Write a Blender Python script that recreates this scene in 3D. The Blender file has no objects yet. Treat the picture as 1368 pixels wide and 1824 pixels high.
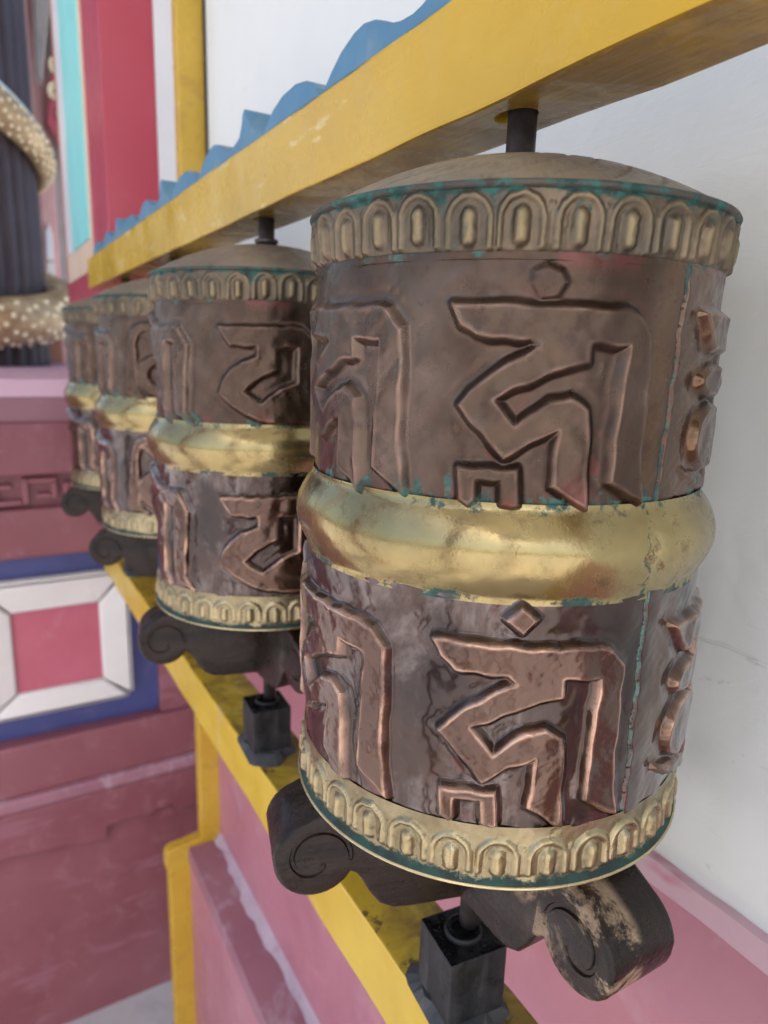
import bpy, bmesh, math, random
import numpy as np
from mathutils import Matrix, Vector
random.seed(7); np.random.seed(7)
U = 0.5                                   # modelling unit -> metres (a wheel rim is 0.2 units = 10 cm in radius)
scene = bpy.context.scene
COL = scene.collection

# ------------------------------------------------------------------ camera
CAM = Vector((-0.47777, -0.56700, 0.15260))
F = Vector((0.498363, 0.839309, -0.217244)); RT = Vector((0.862810, -0.504663, 0.029575)); UP = Vector((0.084812, 0.202180, 0.975669))
cd = bpy.data.cameras.new('camera'); cam = bpy.data.objects.new('camera', cd); COL.objects.link(cam)
M4 = Matrix.Identity(4)
for i in range(3):
    M4[i][0], M4[i][1], M4[i][2], M4[i][3] = RT[i], UP[i], -F[i], CAM[i] * U
cam.matrix_world = M4
cd.sensor_fit = 'VERTICAL'; cd.sensor_height = 36; cd.sensor_width = 27; cd.lens = 24.38
cd.clip_start = 0.01; cd.clip_end = 3000
cd.dof.use_dof = True; cd.dof.focus_distance = 0.315; cd.dof.aperture_fstop = 9.0
scene.camera = cam
scene.cycles.max_bounces = 6; scene.cycles.diffuse_bounces = 3; scene.cycles.glossy_bounces = 3; scene.cycles.transmission_bounces = 1
# ------------------------------------------------------------------ sky, sun, exposure
SUN_EL, SUN_AZ = math.radians(58), math.radians(246)      # azimuth measured from +X, counter-clockwise
w = bpy.data.worlds.new('World'); scene.world = w; w.use_nodes = True
nt = w.node_tree; nt.nodes.clear()
sky = nt.nodes.new('ShaderNodeTexSky'); sky.sky_type = 'NISHITA'; sky.sun_disc = False
sky.sun_elevation = SUN_EL; sky.sun_rotation = math.radians(90) - SUN_AZ
sky.air_density = 1.0; sky.dust_density = 4.0; sky.ozone_density = 0.6
bgn = nt.nodes.new('ShaderNodeBackground'); bgn.inputs[1].default_value = 0.15
wo = nt.nodes.new('ShaderNodeOutputWorld')
nt.links.new(sky.outputs[0], bgn.inputs[0]); nt.links.new(bgn.outputs[0], wo.inputs[0])
sd = bpy.data.lights.new('sun', 'SUN'); sd.energy = 4.0; sd.angle = math.radians(1.0); sd.color = (1, 0.95, 0.88)
so = bpy.data.objects.new('sun', sd); COL.objects.link(so)
sv = Vector((math.cos(SUN_EL) * math.cos(SUN_AZ), math.cos(SUN_EL) * math.sin(SUN_AZ), math.sin(SUN_EL)))
so.rotation_euler = sv.to_track_quat('Z', 'Y').to_euler(); so.location = (-3, -3, 6)
vs = scene.view_settings
vs.view_transform = 'Standard'; vs.look = 'None'; vs.gamma = 1; vs.use_curve_mapping = False; vs.exposure = 1.38

# ------------------------------------------------------------------ material helpers
class NT:
    def __init__(s, name):
        s.m = bpy.data.materials.new(name); s.m.use_nodes = True
        s.t = s.m.node_tree; s.t.nodes.clear()
        s.out = s.t.nodes.new('ShaderNodeOutputMaterial'); s.b = s.t.nodes.new('ShaderNodeBsdfPrincipled')
        s.t.links.new(s.b.outputs[0], s.out.inputs[0])
        s.co = s.t.nodes.new('ShaderNodeTexCoord').outputs['Object']
    def set(s, inp, v):
        if isinstance(v, bpy.types.NodeSocket): s.t.links.new(v, inp)
        elif isinstance(v, (tuple, list)) and len(v) == 3 and inp.type == 'RGBA': inp.default_value = (*v, 1)
        else: inp.default_value = v
    def bs(s, **k):
        for n, v in k.items(): s.set(s.b.inputs[n.replace('_', ' ')], v)
    def noise(s, scale, detail=4, rough=.6, dist=0, vec=None, color=False):
        n = s.t.nodes.new('ShaderNodeTexNoise'); n.inputs['Scale'].default_value = scale; n.inputs['Detail'].default_value = detail
        n.inputs['Roughness'].default_value = rough; n.inputs['Distortion'].default_value = dist
        s.t.links.new(vec if vec is not None else s.co, n.inputs['Vector']); return n.outputs['Color' if color else 'Fac']
    def voro(s, scale, feature='F1', vec=None):
        n = s.t.nodes.new('ShaderNodeTexVoronoi'); n.feature = feature; n.inputs['Scale'].default_value = scale
        s.t.links.new(vec if vec is not None else s.co, n.inputs['Vector']); return n.outputs['Distance']
    def mapv(s, scale=(1, 1, 1), rot=(0, 0, 0), vec=None):
        n = s.t.nodes.new('ShaderNodeMapping'); n.inputs['Scale'].default_value = scale; n.inputs['Rotation'].default_value = rot
        s.t.links.new(vec if vec is not None else s.co, n.inputs['Vector']); return n.outputs[0]
    def ramp(s, fac, a, b, lo=0., hi=1.):
        n = s.t.nodes.new('ShaderNodeMapRange'); n.interpolation_type = 'SMOOTHSTEP'
        s.set(n.inputs[0], fac); n.inputs[1].default_value = a; n.inputs[2].default_value = b; n.inputs[3].default_value = lo; n.inputs[4].default_value = hi
        return n.outputs[0]
    def mix(s, fac, a, b, mode='MIX'):
        n = s.t.nodes.new('ShaderNodeMix'); n.data_type = 'RGBA'; n.blend_type = mode
        s.set(n.inputs[0], fac); s.set(n.inputs[6], a); s.set(n.inputs[7], b); return n.outputs[2]
    def math(s, op, a, b=0., clamp=False):
        n = s.t.nodes.new('ShaderNodeMath'); n.operation = op; n.use_clamp = clamp; s.set(n.inputs[0], a); s.set(n.inputs[1], b); return n.outputs[0]
    def attr(s, name):
        n = s.t.nodes.new('ShaderNodeAttribute'); n.attribute_name = name; return n.outputs['Fac']
    def xyz(s, vec=None):
        n = s.t.nodes.new('ShaderNodeSeparateXYZ'); s.t.links.new(vec if vec is not None else s.co, n.inputs[0]); return n.outputs
    def bump(s, h, strength=.3, dist=.002, prev=None):
        n = s.t.nodes.new('ShaderNodeBump'); n.inputs['Strength'].default_value = strength; n.inputs['Distance'].default_value = dist
        s.set(n.inputs['Height'], h)
        if prev is not None: s.t.links.new(prev, n.inputs['Normal'])
        s.t.links.new(n.outputs[0], s.b.inputs['Normal']); return n.outputs[0]

def copper(name, dull):
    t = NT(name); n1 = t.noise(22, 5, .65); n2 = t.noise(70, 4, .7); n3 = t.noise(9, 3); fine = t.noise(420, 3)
    streak = t.noise(60, 4, .6, vec=t.mapv((1, 1, .12)))
    edge, rel, verd, rest = t.attr('edge'), t.attr('relief'), t.attr('verd'), t.attr('restore')
    if dull:
        c = t.mix(t.ramp(n1, .3, .7), (.046, .029, .020), (.094, .061, .043))
        c = t.mix(t.ramp(n3, .48, .70, 0, .6), c, (.18, .135, .11))  # greyish patches paint soft reflections into the upper drum's colour
    else:
        c = t.mix(t.ramp(n1, .3, .7), (.018, .011, .009), (.056, .030, .020))
        c = t.mix(t.math('MULTIPLY', t.ramp(t.noise(20, 6, .72, .6, vec=t.mapv((1, 1, .45))), .50, .70, 0, .5), t.ramp(rel, 0, 1, 1, .35)), c, (.25, .215, .205))  # pale noise patches paint broken whitish reflections into the base colour
    c = t.mix(t.math('MULTIPLY', rel, .25 if dull else .5), c, (.104, .068, .047) if dull else (.125, .062, .036))
    c = t.mix(t.ramp(rest, .0, 1., 0, .32), c, (.20, .105, .045))
    c = t.mix(t.ramp(n2, .56, .68, 0, .45), c, (.05, .03, .028))
    stain = t.math('MULTIPLY', t.ramp(t.noise(30, 4, .7), .52, .60), t.ramp(verd, .05, .40))
    c = t.mix(t.math('MULTIPLY', stain, .6), c, (.15, .04, .038))
    e = t.math('MULTIPLY', edge, t.ramp(t.noise(45, 4), .32, .62))
    c = t.mix(t.math('MULTIPLY', e, .28 if dull else .85), c, (.50, .32, .24) if dull else (.60, .37, .26))
    vm = t.ramp(t.math('ADD', verd, t.math('MULTIPLY', t.math('SUBTRACT', t.noise(75, 5, .75), .5), 2.0)), .50, .68)
    c = t.mix(vm, c, t.mix(t.ramp(n2, .4, .6), (.012, .034, .028), (.036, .135, .105)))
    r = t.ramp(n2, .3, .75,   .24 if dull else .11, .44 if dull else .30)
    r = t.math('SUBTRACT', r, t.math('MULTIPLY', rest, .1))
    r = t.math('ADD', r, t.math('MULTIPLY', vm, .35), True)
    t.bs(Base_Color=c, Metallic=t.math('SUBTRACT', .86, t.math('MULTIPLY', vm, .8)), Roughness=r)
    grain = t.math('MULTIPLY', t.math('MULTIPLY', t.noise(230, 4, .7), rel), .5 if dull else 1.6)
    h = t.math('ADD', t.math('ADD', t.math('MULTIPLY', fine, .25), grain), t.math('ADD', n2, t.math('MULTIPLY', streak, .3)))
    t.bs(Coat_Weight=.15 if dull else .65, Coat_Roughness=.25 if dull else .16)
    t.bump(h, .22 if dull else .28, .0010); return t.m

def brass(name, base, dark, verdc, r0, r1, metal=.9, bumpd=.0008, vthr=.5, gold=None):
    t = NT(name); n1 = t.noise(26, 5, .65); n2 = t.noise(90, 4, .7); n3 = t.noise(10, 3); fine = t.noise(420, 3)
    rel, verd, edge = t.attr('relief'), t.attr('verd'), t.attr('edge')
    c = t.mix(t.ramp(n1, .32, .68), dark, base)
    if gold: c = t.mix(t.math('MULTIPLY', t.ramp(rel, .35, 1.0, 0, .85), t.ramp(n2, .35, .6, .35, 1)), c, gold)
    c = t.mix(t.ramp(n2, .58, .72, 0, .5), c, tuple(x * .4 for x in dark))
    vm = t.ramp(t.math('ADD', verd, t.math('MULTIPLY', t.math('SUBTRACT', t.noise(70, 5, .75), .5), 1.9)), vthr, vthr + .2)
    c = t.mix(vm, c, t.mix(t.ramp(n2, .38, .62), tuple(x * .3 for x in verdc), verdc))
    c = t.mix(t.math('MULTIPLY', edge, .6), c, (.62, .52, .30))
    r = t.math('ADD', t.ramp(n2, .3, .75, r0, r1), t.math('MULTIPLY', vm, .35), True)
    t.bs(Base_Color=c, Metallic=t.math('SUBTRACT', metal, t.math('MULTIPLY', vm, metal * .9)), Roughness=r)
    t.bump(t.math('ADD', n2, t.math('MULTIPLY', fine, .35)), .4, bumpd); return t.m

def paint(name, c0, c1, grime, rough=(.3, .5), gf=(.58, .72, .8), scale=6, bumpd=.002, chip=None, dirt_scale=14, spec=.5, streaks=None):
    t = NT(name); n1 = t.noise(scale, 5, .6); n2 = t.noise(dirt_scale, 4, .7, .4); n3 = t.noise(90, 4)
    c = t.mix(t.ramp(n1, .3, .7), c0, c1)
    c = t.mix(t.ramp(n2, gf[0], gf[1], 0, gf[2]), c, grime)
    if chip:
        ch = t.ramp(t.noise(chip[1], 5, .75, .8), chip[2], chip[2] + .03); c = t.mix(ch, c, chip[0])
    if streaks:
        ch = t.ramp(t.noise(streaks[1], 4, .7, vec=t.mapv(streaks[2])), streaks[3], streaks[3] + .06, 0, streaks[4]); c = t.mix(ch, c, streaks[0])
    t.bs(Base_Color=c, Roughness=t.ramp(n2, .3, .7, *rough)); t.b.inputs['Specular IOR Level'].default_value = spec
    h = t.math('ADD', t.math('MULTIPLY', n1, 1.), t.math('MULTIPLY', n3, .25)); t.bump(h, .45, bumpd); return t.m

MT = {}
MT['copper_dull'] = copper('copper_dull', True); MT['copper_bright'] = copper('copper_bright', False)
MT['brass_waist'] = brass('brass_waist', (.36, .285, .13), (.27, .215, .10), (.025, .085, .066), .14, .34, bumpd=.0004)
MT['brass_top'] = brass('brass_top', (.165, .125, .082), (.085, .070, .052), (.03, .115, .094), .32, .58, .75, gold=(.26, .205, .10), vthr=.46)
MT['brass_bottom'] = brass('brass_bottom', (.30, .25, .145), (.18, .15, .09), (.014, .055, .042), .24, .44, .85, gold=(.42, .335, .165), vthr=.55)
MT['brass_lid'] = brass('brass_lid', (.25, .205, .15), (.19, .155, .115), (.05, .2, .17), .45, .62, .4, vthr=.7)
MT['rim_green'] = brass('rim_green', (.085, .075, .06), (.055, .05, .042), (.035, .135, .115), .4, .6, .5, vthr=.46)
MT['rim_bright'] = brass('rim_bright', (.55, .46, .26), (.40, .33, .18), (.05, .2, .17), .22, .4, .9, vthr=.9)
MT['bottom_plate'] = brass('bottom_plate', (.12, .10, .06), (.08, .07, .05), (.03, .12, .09), .5, .7, .6)
t = NT('steel_shaft'); n = t.noise(60, 5, .7)
t.bs(Base_Color=t.mix(t.ramp(n, .35, .65), (.055, .048, .046), (.12, .10, .095)), Metallic=.6, Roughness=.5); t.bump(n, .4, .0006); MT['steel'] = t.m
MT['yellow'] = paint('yellow_gloss_paint', (.50, .31, .025), (.58, .38, .05), (.36, .22, .05), (.22, .42), (.55, .74, .55), 5, .0012,
                     chip=((.66, .54, .28), 38, .70), dirt_scale=18, streaks=((.68, .57, .33), 26, (1, .35, 1.6), .66, .55))
# beam: faces turned downwards are mixed towards a darker brown
def beam_mat():
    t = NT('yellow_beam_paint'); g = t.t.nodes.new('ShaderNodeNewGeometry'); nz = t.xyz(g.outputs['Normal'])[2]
    n1 = t.noise(5, 5, .6); n2 = t.noise(16, 4, .7, .5); n3 = t.noise(60, 5, .7)
    c = t.mix(t.ramp(n1, .3, .7), (.50, .30, .014), (.57, .37, .035))
    c = t.mix(t.ramp(n2, .5, .75, 0, .4), c, (.52, .40, .15))
    c = t.mix(t.ramp(t.noise(30, 4, .7, vec=t.mapv((1, .5, 1.8), (.5, 0, 0))), .615, .66, 0, .6), c, (.68, .55, .26))
    c = t.mix(t.ramp(n3, .68, .74, 0, .75), c, (.10, .05, .03))
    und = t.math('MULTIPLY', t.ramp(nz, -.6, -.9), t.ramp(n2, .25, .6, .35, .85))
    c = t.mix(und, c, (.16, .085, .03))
    t.bs(Base_Color=c, Roughness=t.ramp(n2, .3, .75, .2, .36)); t.b.inputs['Specular IOR Level'].default_value = .4; t.bump(t.math('ADD', t.math('ADD', n1, t.math('MULTIPLY', n3, .3)), t.math('MULTIPLY', t.noise(150, 3, .6, vec=t.mapv((1, .06, 1))), .5)), .5, .0016); return t.m
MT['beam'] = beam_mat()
def rail_mat():
    t = NT('yellow_rail_paint'); g = t.t.nodes.new('ShaderNodeNewGeometry'); nz = t.xyz(g.outputs['Normal'])[2]
    n1 = t.noise(5, 5, .6); n2 = t.noise(20, 4, .7, .6); n3 = t.noise(55, 5, .7)
    c = t.mix(t.ramp(n1, .3, .7), (.55, .35, .018), (.62, .43, .045))
    c = t.mix(t.ramp(t.noise(24, 5, .7, vec=t.mapv((1, 1, .3))), .58, .7, 0, .55), c, (.55, .44, .26))
    c = t.mix(t.ramp(n3, .70, .74, 0, .8), c, (.12, .09, .06))
    top = t.ramp(nz, .6, .9)
    c = t.mix(t.math('MULTIPLY', top, t.ramp(n2, .38, .64, .12, .85)), c, (.13, .075, .02))
    c = t.mix(t.math('MULTIPLY', top, t.ramp(n3, .58, .66, 0, .8)), c, (.04, .03, .025))
    t.bs(Base_Color=c, Roughness=t.ramp(n2, .3, .75, .28, .5)); t.bump(t.math('ADD', n1, t.math('MULTIPLY', n3, .3)), .4, .0015); return t.m
MT['rail'] = rail_mat()
MT['blue'] = paint('blue_crest_paint', (.055, .165, .275), (.085, .215, .33), (.22, .28, .31), (.35, .55), (.52, .74, .6), 9, .0015, chip=((.55, .58, .6), 40, .71))
def wall_mat():
    t = NT('white_plaster'); n1 = t.noise(2.2, 5, .6); n2 = t.noise(9, 4, .7); n3 = t.noise(120, 4)
    sc = t.noise(13, 6, .75, 1.2, vec=t.mapv((1, .55, 1.6), (.5, 0, 0)))
    c = t.mix(t.ramp(n1, .3, .7), (.69, .72, .70), (.75, .78, .76))
    c = t.mix(t.ramp(sc, .625, .72, 0, .6), c, (.36, .36, .34))
    c = t.mix(t.ramp(t.voro(38), .0, .05, .5, 0), c, (.42, .42, .40))
    t.bs(Base_Color=c, Roughness=.55); t.bump(t.math('ADD', t.math('ADD', t.math('MULTIPLY', n2, 1.5), t.math('MULTIPLY', n3, .12)), t.math('MULTIPLY', sc, .6)), .45, .003); return t.m
MT['white_wall'] = wall_mat()
MT['white'] = paint('white_board_paint', (.70, .71, .74), (.76, .77, .80), (.6, .6, .6), (.35, .5), (.6, .8, .4), 5)
MT['pink'] = paint('pink_dado_paint', (.40, .155, .20), (.47, .20, .245), (.50, .29, .33), (.35, .55), (.5, .75, .6), 3, .003, chip=((.62, .45, .47), 24, .72), streaks=((.40, .15, .2), 8, (1, 1, .25), .6, .35))
MT['pink_edge'] = paint('pale_pink_edge_paint', (.55, .36, .41), (.60, .41, .455), (.42, .14, .185), (.4, .6), (.5, .62, .9), 8, .003, dirt_scale=7)
MT['purple'] = paint('dusty_purple_paint', (.27, .115, .155), (.33, .16, .20), (.44, .33, .38), (.4, .6), (.5, .72, .8), 5, .004, chip=((.6, .5, .55), 30, .72))
MT['fillet'] = paint('pale_lilac_mortar', (.42, .33, .39), (.50, .41, .47), (.34, .20, .26), (.5, .7), (.5, .7, .6), 12, .004)
MT['mauve'] = paint('maroon_pedestal_paint', (.205, .060, .076), (.25, .09, .108), (.33, .155, .18), (.35, .55), (.52, .75, .6), 3, .003, chip=((.45, .26, .3), 22, .73), streaks=((.33, .15, .2), 7, (.4, 1, 2.2), .58, .45))
MT['mauve_grey'] = paint('grey_mauve_paint', (.245, .115, .148), (.29, .145, .178), (.33, .19, .23), (.35, .55), (.52, .75, .6), 3, .003)
MT['mauve_pale'] = paint('pale_mauve_cap_paint', (.56, .36, .46), (.62, .42, .52), (.5, .4, .45), (.35, .55), (.52, .75, .6), 3, .003)  # paler mauve puts the sky light on the cap into its colour
MT['navy'] = paint('blue_panel_paint', (.045, .06, .20), (.065, .08, .25), (.16, .14, .24), (.4, .55), (.55, .75, .5), 5, .003)
MT['cream'] = paint('off_white_frame_paint', (.66, .65, .63), (.73, .72, .70), (.5, .48, .46), (.4, .6), (.55, .75, .5), 7, .004)
MT['redsq'] = paint('rose_panel_paint', (.45, .10, .15), (.50, .13, .185), (.5, .22, .28), (.4, .6), (.55, .75, .5), 6, .003)
MT['red'] = paint('crimson_pilaster_paint', (.42, .055, .09), (.46, .075, .11), (.5, .15, .2), (.3, .45), (.6, .8, .4), 3)
MT['cyan'] = paint('pale_cyan_paint', (.25, .70, .68), (.30, .74, .72), (.5, .8, .8), (.4, .5), (.6, .8, .4), 5)
MT['peach'] = paint('peach_border_paint', (.72, .55, .40), (.78, .62, .46), (.7, .6, .5), (.4, .5), (.6, .8, .4), 5)
MT['floor'] = paint('grey_stone_floor', (.38, .37, .38), (.45, .44, .45), (.30, .29, .29), (.4, .6), (.5, .7, .6), 2.2, .004)
MT['ceiling'] = paint('cream_ceiling_paint', (.72, .72, .66), (.78, .78, .72), (.6, .58, .5), (.5, .6), (.6, .8, .4), 2)
MT['dark'] = paint('dark_doorway_paint', (.02, .022, .03), (.03, .032, .04), (.05, .05, .05), (.5, .6), (.6, .8, .4), 3)  # near-black colour paints in the shade inside the doorway and wall gap
MT['column'] = paint('violet_brown_column_paint', (.024, .016, .023), (.036, .025, .034), (.05, .038, .047), (.45, .6), (.55, .75, .5), 5)
MT['gold'] = NT('gilded_scales'); t = MT['gold']; n = t.noise(14, 4)
t.bs(Base_Color=t.mix(t.ramp(n, .35, .65), (.33, .235, .12), (.52, .40, .22)), Metallic=.25, Roughness=.38); MT['gold'] = t.m
MT['goldpale'] = paint('pale_gold_stud_paint', (.80, .71, .45), (.86, .78, .54), (.65, .55, .32), (.25, .4), (.6, .8, .4), 20)
MT['belly'] = paint('pale_blue_belly_paint', (.52, .72, .76), (.62, .78, .82), (.6, .7, .7), (.4, .5), (.6, .8, .4), 8)
MT['grey'] = paint('grey_cloth_paint', (.27, .26, .25), (.33, .32, .30), (.2, .2, .2), (.6, .8), (.55, .75, .5), 8)
MT['green'] = paint('green_leaf_paint', (.05, .24, .15), (.07, .30, .19), (.1, .3, .2), (.4, .5), (.6, .8, .4), 8)
MT['rose_post'] = paint('faded_rose_post_paint', (.55, .30, .29), (.62, .36, .34), (.7, .55, .5), (.4, .5), (.55, .75, .5), 6)
MT['brown'] = paint('orange_brown_post_paint', (.28, .12, .07), (.34, .15, .09), (.3, .2, .15), (.4, .5), (.55, .75, .5), 6)
MT['mortar'] = paint('dark_grey_mortar', (.035, .037, .04), (.075, .078, .082), (.02, .02, .022), (.45, .7), (.45, .7, .7), 18, .006)
def wood_mat(name, tan):
    t = NT(name); g = t.noise(30, 5, .65, .8, vec=t.mapv((.25, 2.2, 2.2))); n2 = t.noise(24, 4, .7); n3 = t.noise(100, 5, .7); n4 = t.noise(11, 4)
    c = t.mix(t.ramp(g, .3, .7), (.005, .0035, .003), (.024, .014, .009))
    c = t.mix(t.ramp(n2, .60, .70, 0, .4), c, (.09, .038, .018))
    c = t.mix(t.ramp(n4, .52, .66, 0, .45), c, (.05, .044, .043))
    if tan: c = t.mix(t.math('MULTIPLY', t.ramp(t.noise(26, 6, .75, .5), .45, .54), t.ramp(t.attr('bare'), .45, .6)), c, t.mix(t.ramp(n3, .3, .7), (.17, .115, .07), (.30, .215, .14)))
    t.bs(Base_Color=c, Roughness=t.ramp(n3, .3, .7, .22, .45), Coat_Weight=.15, Coat_Roughness=.12); t.b.inputs['Specular IOR Level'].default_value = .2; t.bump(t.math('ADD', t.math('MULTIPLY', g, 1.2), n3), .7, .0016); return t.m
MT['wood'] = wood_mat('dark_scroll_wood', False); MT['wood_bare'] = wood_mat('worn_scroll_wood', True)
def block_mat():
    t = NT('black_block_paint'); gn = t.t.nodes.new('ShaderNodeNewGeometry'); nz = t.xyz(gn.outputs['Normal'])[2]
    n2 = t.noise(40, 4, .7); st = t.noise(40, 4, .6, vec=t.mapv((1, 1, .15)))
    c = t.mix(t.ramp(n2, .35, .7), (.012, .0125, .0135), (.036, .037, .039)); c = t.mix(t.ramp(st, .56, .72, 0, .5), c, (.10, .10, .104))
    oil = t.math('MULTIPLY', t.ramp(nz, .7, .9), t.ramp(t.noise(35, 4), .33, .5))
    c = t.mix(oil, c, (.006, .006, .006))
    t.bs(Base_Color=c, Roughness=t.math('SUBTRACT', t.ramp(n2, .3, .7, .42, .6), t.math('MULTIPLY', oil, .3)))
    t.b.inputs['Specular IOR Level'].default_value = .2; t.bump(t.math('ADD', n2, st), .7, .002); return t.m
MT['block'] = block_mat()

# ------------------------------------------------------------------ mesh helpers (coordinates in modelling units)
def tag(o, label=None, cat=None, group=None, kind=None):
    for k, v in (('label', label), ('category', cat), ('group', group), ('kind', kind)):
        if v: o[k] = v
    return o
def empty(name, loc):
    o = bpy.data.objects.new(name, None); COL.objects.link(o); o.location = Vector(loc) * U; o.empty_display_size = .02; return o
def link(name, me, parent=None, loc=(0, 0, 0)):
    o = bpy.data.objects.new(name, me); COL.objects.link(o); o.location = Vector(loc) * U
    if parent is not None: o.parent = parent
    return o
def mesh(name, v, f, mat, smooth=False, attrs=None, normals=None):
    v = np.asarray(v, dtype=np.float32) * U; f = [tuple(q) for q in f] if not isinstance(f, np.ndarray) else f
    me = bpy.data.meshes.new(name)
    if isinstance(f, np.ndarray):
        me.vertices.add(len(v)); me.vertices.foreach_set('co', v.ravel())
        nf, nc = f.shape; me.loops.add(nf * nc); me.loops.foreach_set('vertex_index', f.astype(np.int32).ravel())
        me.polygons.add(nf); me.polygons.foreach_set('loop_start', np.arange(0, nf * nc, nc, dtype=np.int32))
        me.update(calc_edges=True); me.validate()
    else:
        me.from_pydata([tuple(x) for x in v], [], f)
    if smooth: me.polygons.foreach_set('use_smooth', np.ones(len(me.polygons), dtype=bool))
    for k, a in (attrs or {}).items():
        at = me.attributes.new(k, 'FLOAT', 'POINT'); at.data.foreach_set('value', np.asarray(a, dtype=np.float32))
    me.materials.append(mat); me.update()
    if normals is not None: me.normals_split_custom_set_from_vertices(normals.astype(np.float32))
    return me
def bm_mesh(name, bm, mat, smooth=False, scale=True):
    if scale: bmesh.ops.scale(bm, vec=(U, U, U), verts=bm.verts)
    me = bpy.data.meshes.new(name); bm.to_mesh(me); bm.free(); me.materials.append(mat)
    if smooth: me.polygons.foreach_set('use_smooth', np.ones(len(me.polygons), dtype=bool))
    return me
def box_bm(x0, x1, y0, y1, z0, z1, bev=0., seg=2):
    bm = bmesh.new(); bmesh.ops.create_cube(bm, size=1)
    bmesh.ops.scale(bm, vec=(x1 - x0, y1 - y0, z1 - z0), verts=bm.verts); bmesh.ops.translate(bm, vec=((x0 + x1) / 2, (y0 + y1) / 2, (z0 + z1) / 2), verts=bm.verts)
    if bev: bmesh.ops.bevel(bm, geom=list(bm.edges), offset=bev, segments=seg, profile=.6, affect='EDGES')
    return bm
def box(name, x0, x1, y0, y1, z0, z1, mat, parent=None, bev=.003, org=(0, 0, 0), seg=2):
    return link(name, bm_mesh(name, box_bm(x0 - org[0], x1 - org[0], y0 - org[1], y1 - org[1], z0 - org[2], z1 - org[2], bev, seg), mat), parent, (0, 0, 0) if parent else org)
def prism(name, poly, axis, a0, a1, mat, parent=None, bev=0., org=(0, 0, 0), smooth=False, seg=2):
    """poly: 2D outline; axis 'x': (y,z) outline extruded in x; 'y': (x,z) outline extruded in y"""
    bm = bmesh.new(); vs_ = []
    for (p, q) in poly: vs_.append(bm.verts.new((a0, p, q) if axis == 'x' else (p, a0, q)))
    f = bm.faces.new(vs_); r = bmesh.ops.extrude_face_region(bm, geom=[f])
    ev = [g for g in r['geom'] if isinstance(g, bmesh.types.BMVert)]
    bmesh.ops.translate(bm, vec=(a1 - a0, 0, 0) if axis == 'x' else (0, a1 - a0, 0), verts=ev)
    bmesh.ops.recalc_face_normals(bm, faces=bm.faces)
    if bev:
        caps = [e for e in bm.edges if abs((e.verts[0].co - e.verts[1].co)[0 if axis == 'x' else 1]) < 1e-7]
        bmesh.ops.bevel(bm, geom=caps, offset=bev, segments=seg, profile=.5, affect='EDGES')
    bmesh.ops.translate(bm, vec=(-org[0], -org[1], -org[2]), verts=bm.verts)
    return link(name, bm_mesh(name, bm, mat, smooth), parent, (0, 0, 0) if parent else org)
def lathe(name, prof, mat, parent, zb, n=96, attrs=None, smooth=True, cap=False):
    th = np.linspace(0, 2 * np.pi, n, endpoint=False); pr = np.array(prof)
    v = np.stack([np.outer(pr[:, 0], np.cos(th)), np.outer(pr[:, 0], np.sin(th)), np.outer(pr[:, 1] - zb, np.ones(n))], -1).reshape(-1, 3)
    m = len(pr); i, j = np.meshgrid(np.arange(m - 1), np.arange(n), indexing='ij'); j2 = (j + 1) % n
    f = np.stack([i * n + j, i * n + j2, (i + 1) * n + j2, (i + 1) * n + j], -1).reshape(-1, 4)
    me = mesh(name, v, f, mat, smooth, {k: np.full(len(v), a) for k, a in (attrs or {}).items()})
    return link(name, me, parent)
def tube_mesh(path, rad, n=10, cap=True, upv=None):
    path = np.array(path, float); rad = np.broadcast_to(np.array(rad, float), (len(path),)); tg = np.gradient(path, axis=0); tg /= np.linalg.norm(tg, axis=1)[:, None]
    up = np.array(upv) if upv else (np.array([0, 0, 1.]) if abs(tg[0][2]) < .9 else np.array([1., 0, 0])); V = []
    for k in range(len(path)):
        a = np.cross(up, tg[k]); a /= np.linalg.norm(a); b = np.cross(tg[k], a)
        for q in range(n):
            c = 2 * np.pi * q / n; V.append(path[k] + rad[k] * (a * np.cos(c) + b * np.sin(c)))
    Fc = [(k * n + q, k * n + (q + 1) % n, (k + 1) * n + (q + 1) % n, (k + 1) * n + q) for k in range(len(path) - 1) for q in range(n)]
    if cap: Fc += [tuple(range(n))[::-1], tuple((len(path) - 1) * n + q for q in range(n))]
    return np.array(V), Fc
def boolean_cut(o, cutter_me):
    b_ = bmesh.new(); b_.from_mesh(cutter_me); bmesh.ops.recalc_face_normals(b_, faces=b_.faces); b_.to_mesh(cutter_me); b_.free()
    """difference, applied at once; the cutter does not stay in the scene"""
    bpy.context.view_layer.update(); c = bpy.data.objects.new('cutter', cutter_me); COL.objects.link(c); c.location = o.location
    md = o.modifiers.new('cut', 'BOOLEAN'); md.operation = 'DIFFERENCE'; md.solver = 'EXACT'; md.object = c
    bpy.context.view_layer.update(); dg = bpy.context.evaluated_depsgraph_get()
    new = bpy.data.meshes.new_from_object(o.evaluated_get(dg)); old = o.data; o.modifiers.clear(); o.data = new
    bpy.data.objects.remove(c); bpy.data.meshes.remove(cutter_me); bpy.data.meshes.remove(old)

# ------------------------------------------------------------------ setting: ground, porch ceiling
FZ = -3.0
gm = mesh('ground', [(-600, -600, FZ), (600, -600, FZ), (600, 600, FZ), (-600, 600, FZ)], [(0, 1, 2, 3)], MT['floor'])
tag(link('ground', gm), kind='structure')
tag(box('porch_ceiling', -3.2, 1.2, -7, 8, 4.0, 4.25, MT['ceiling'], None, .01), kind='structure')

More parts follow.
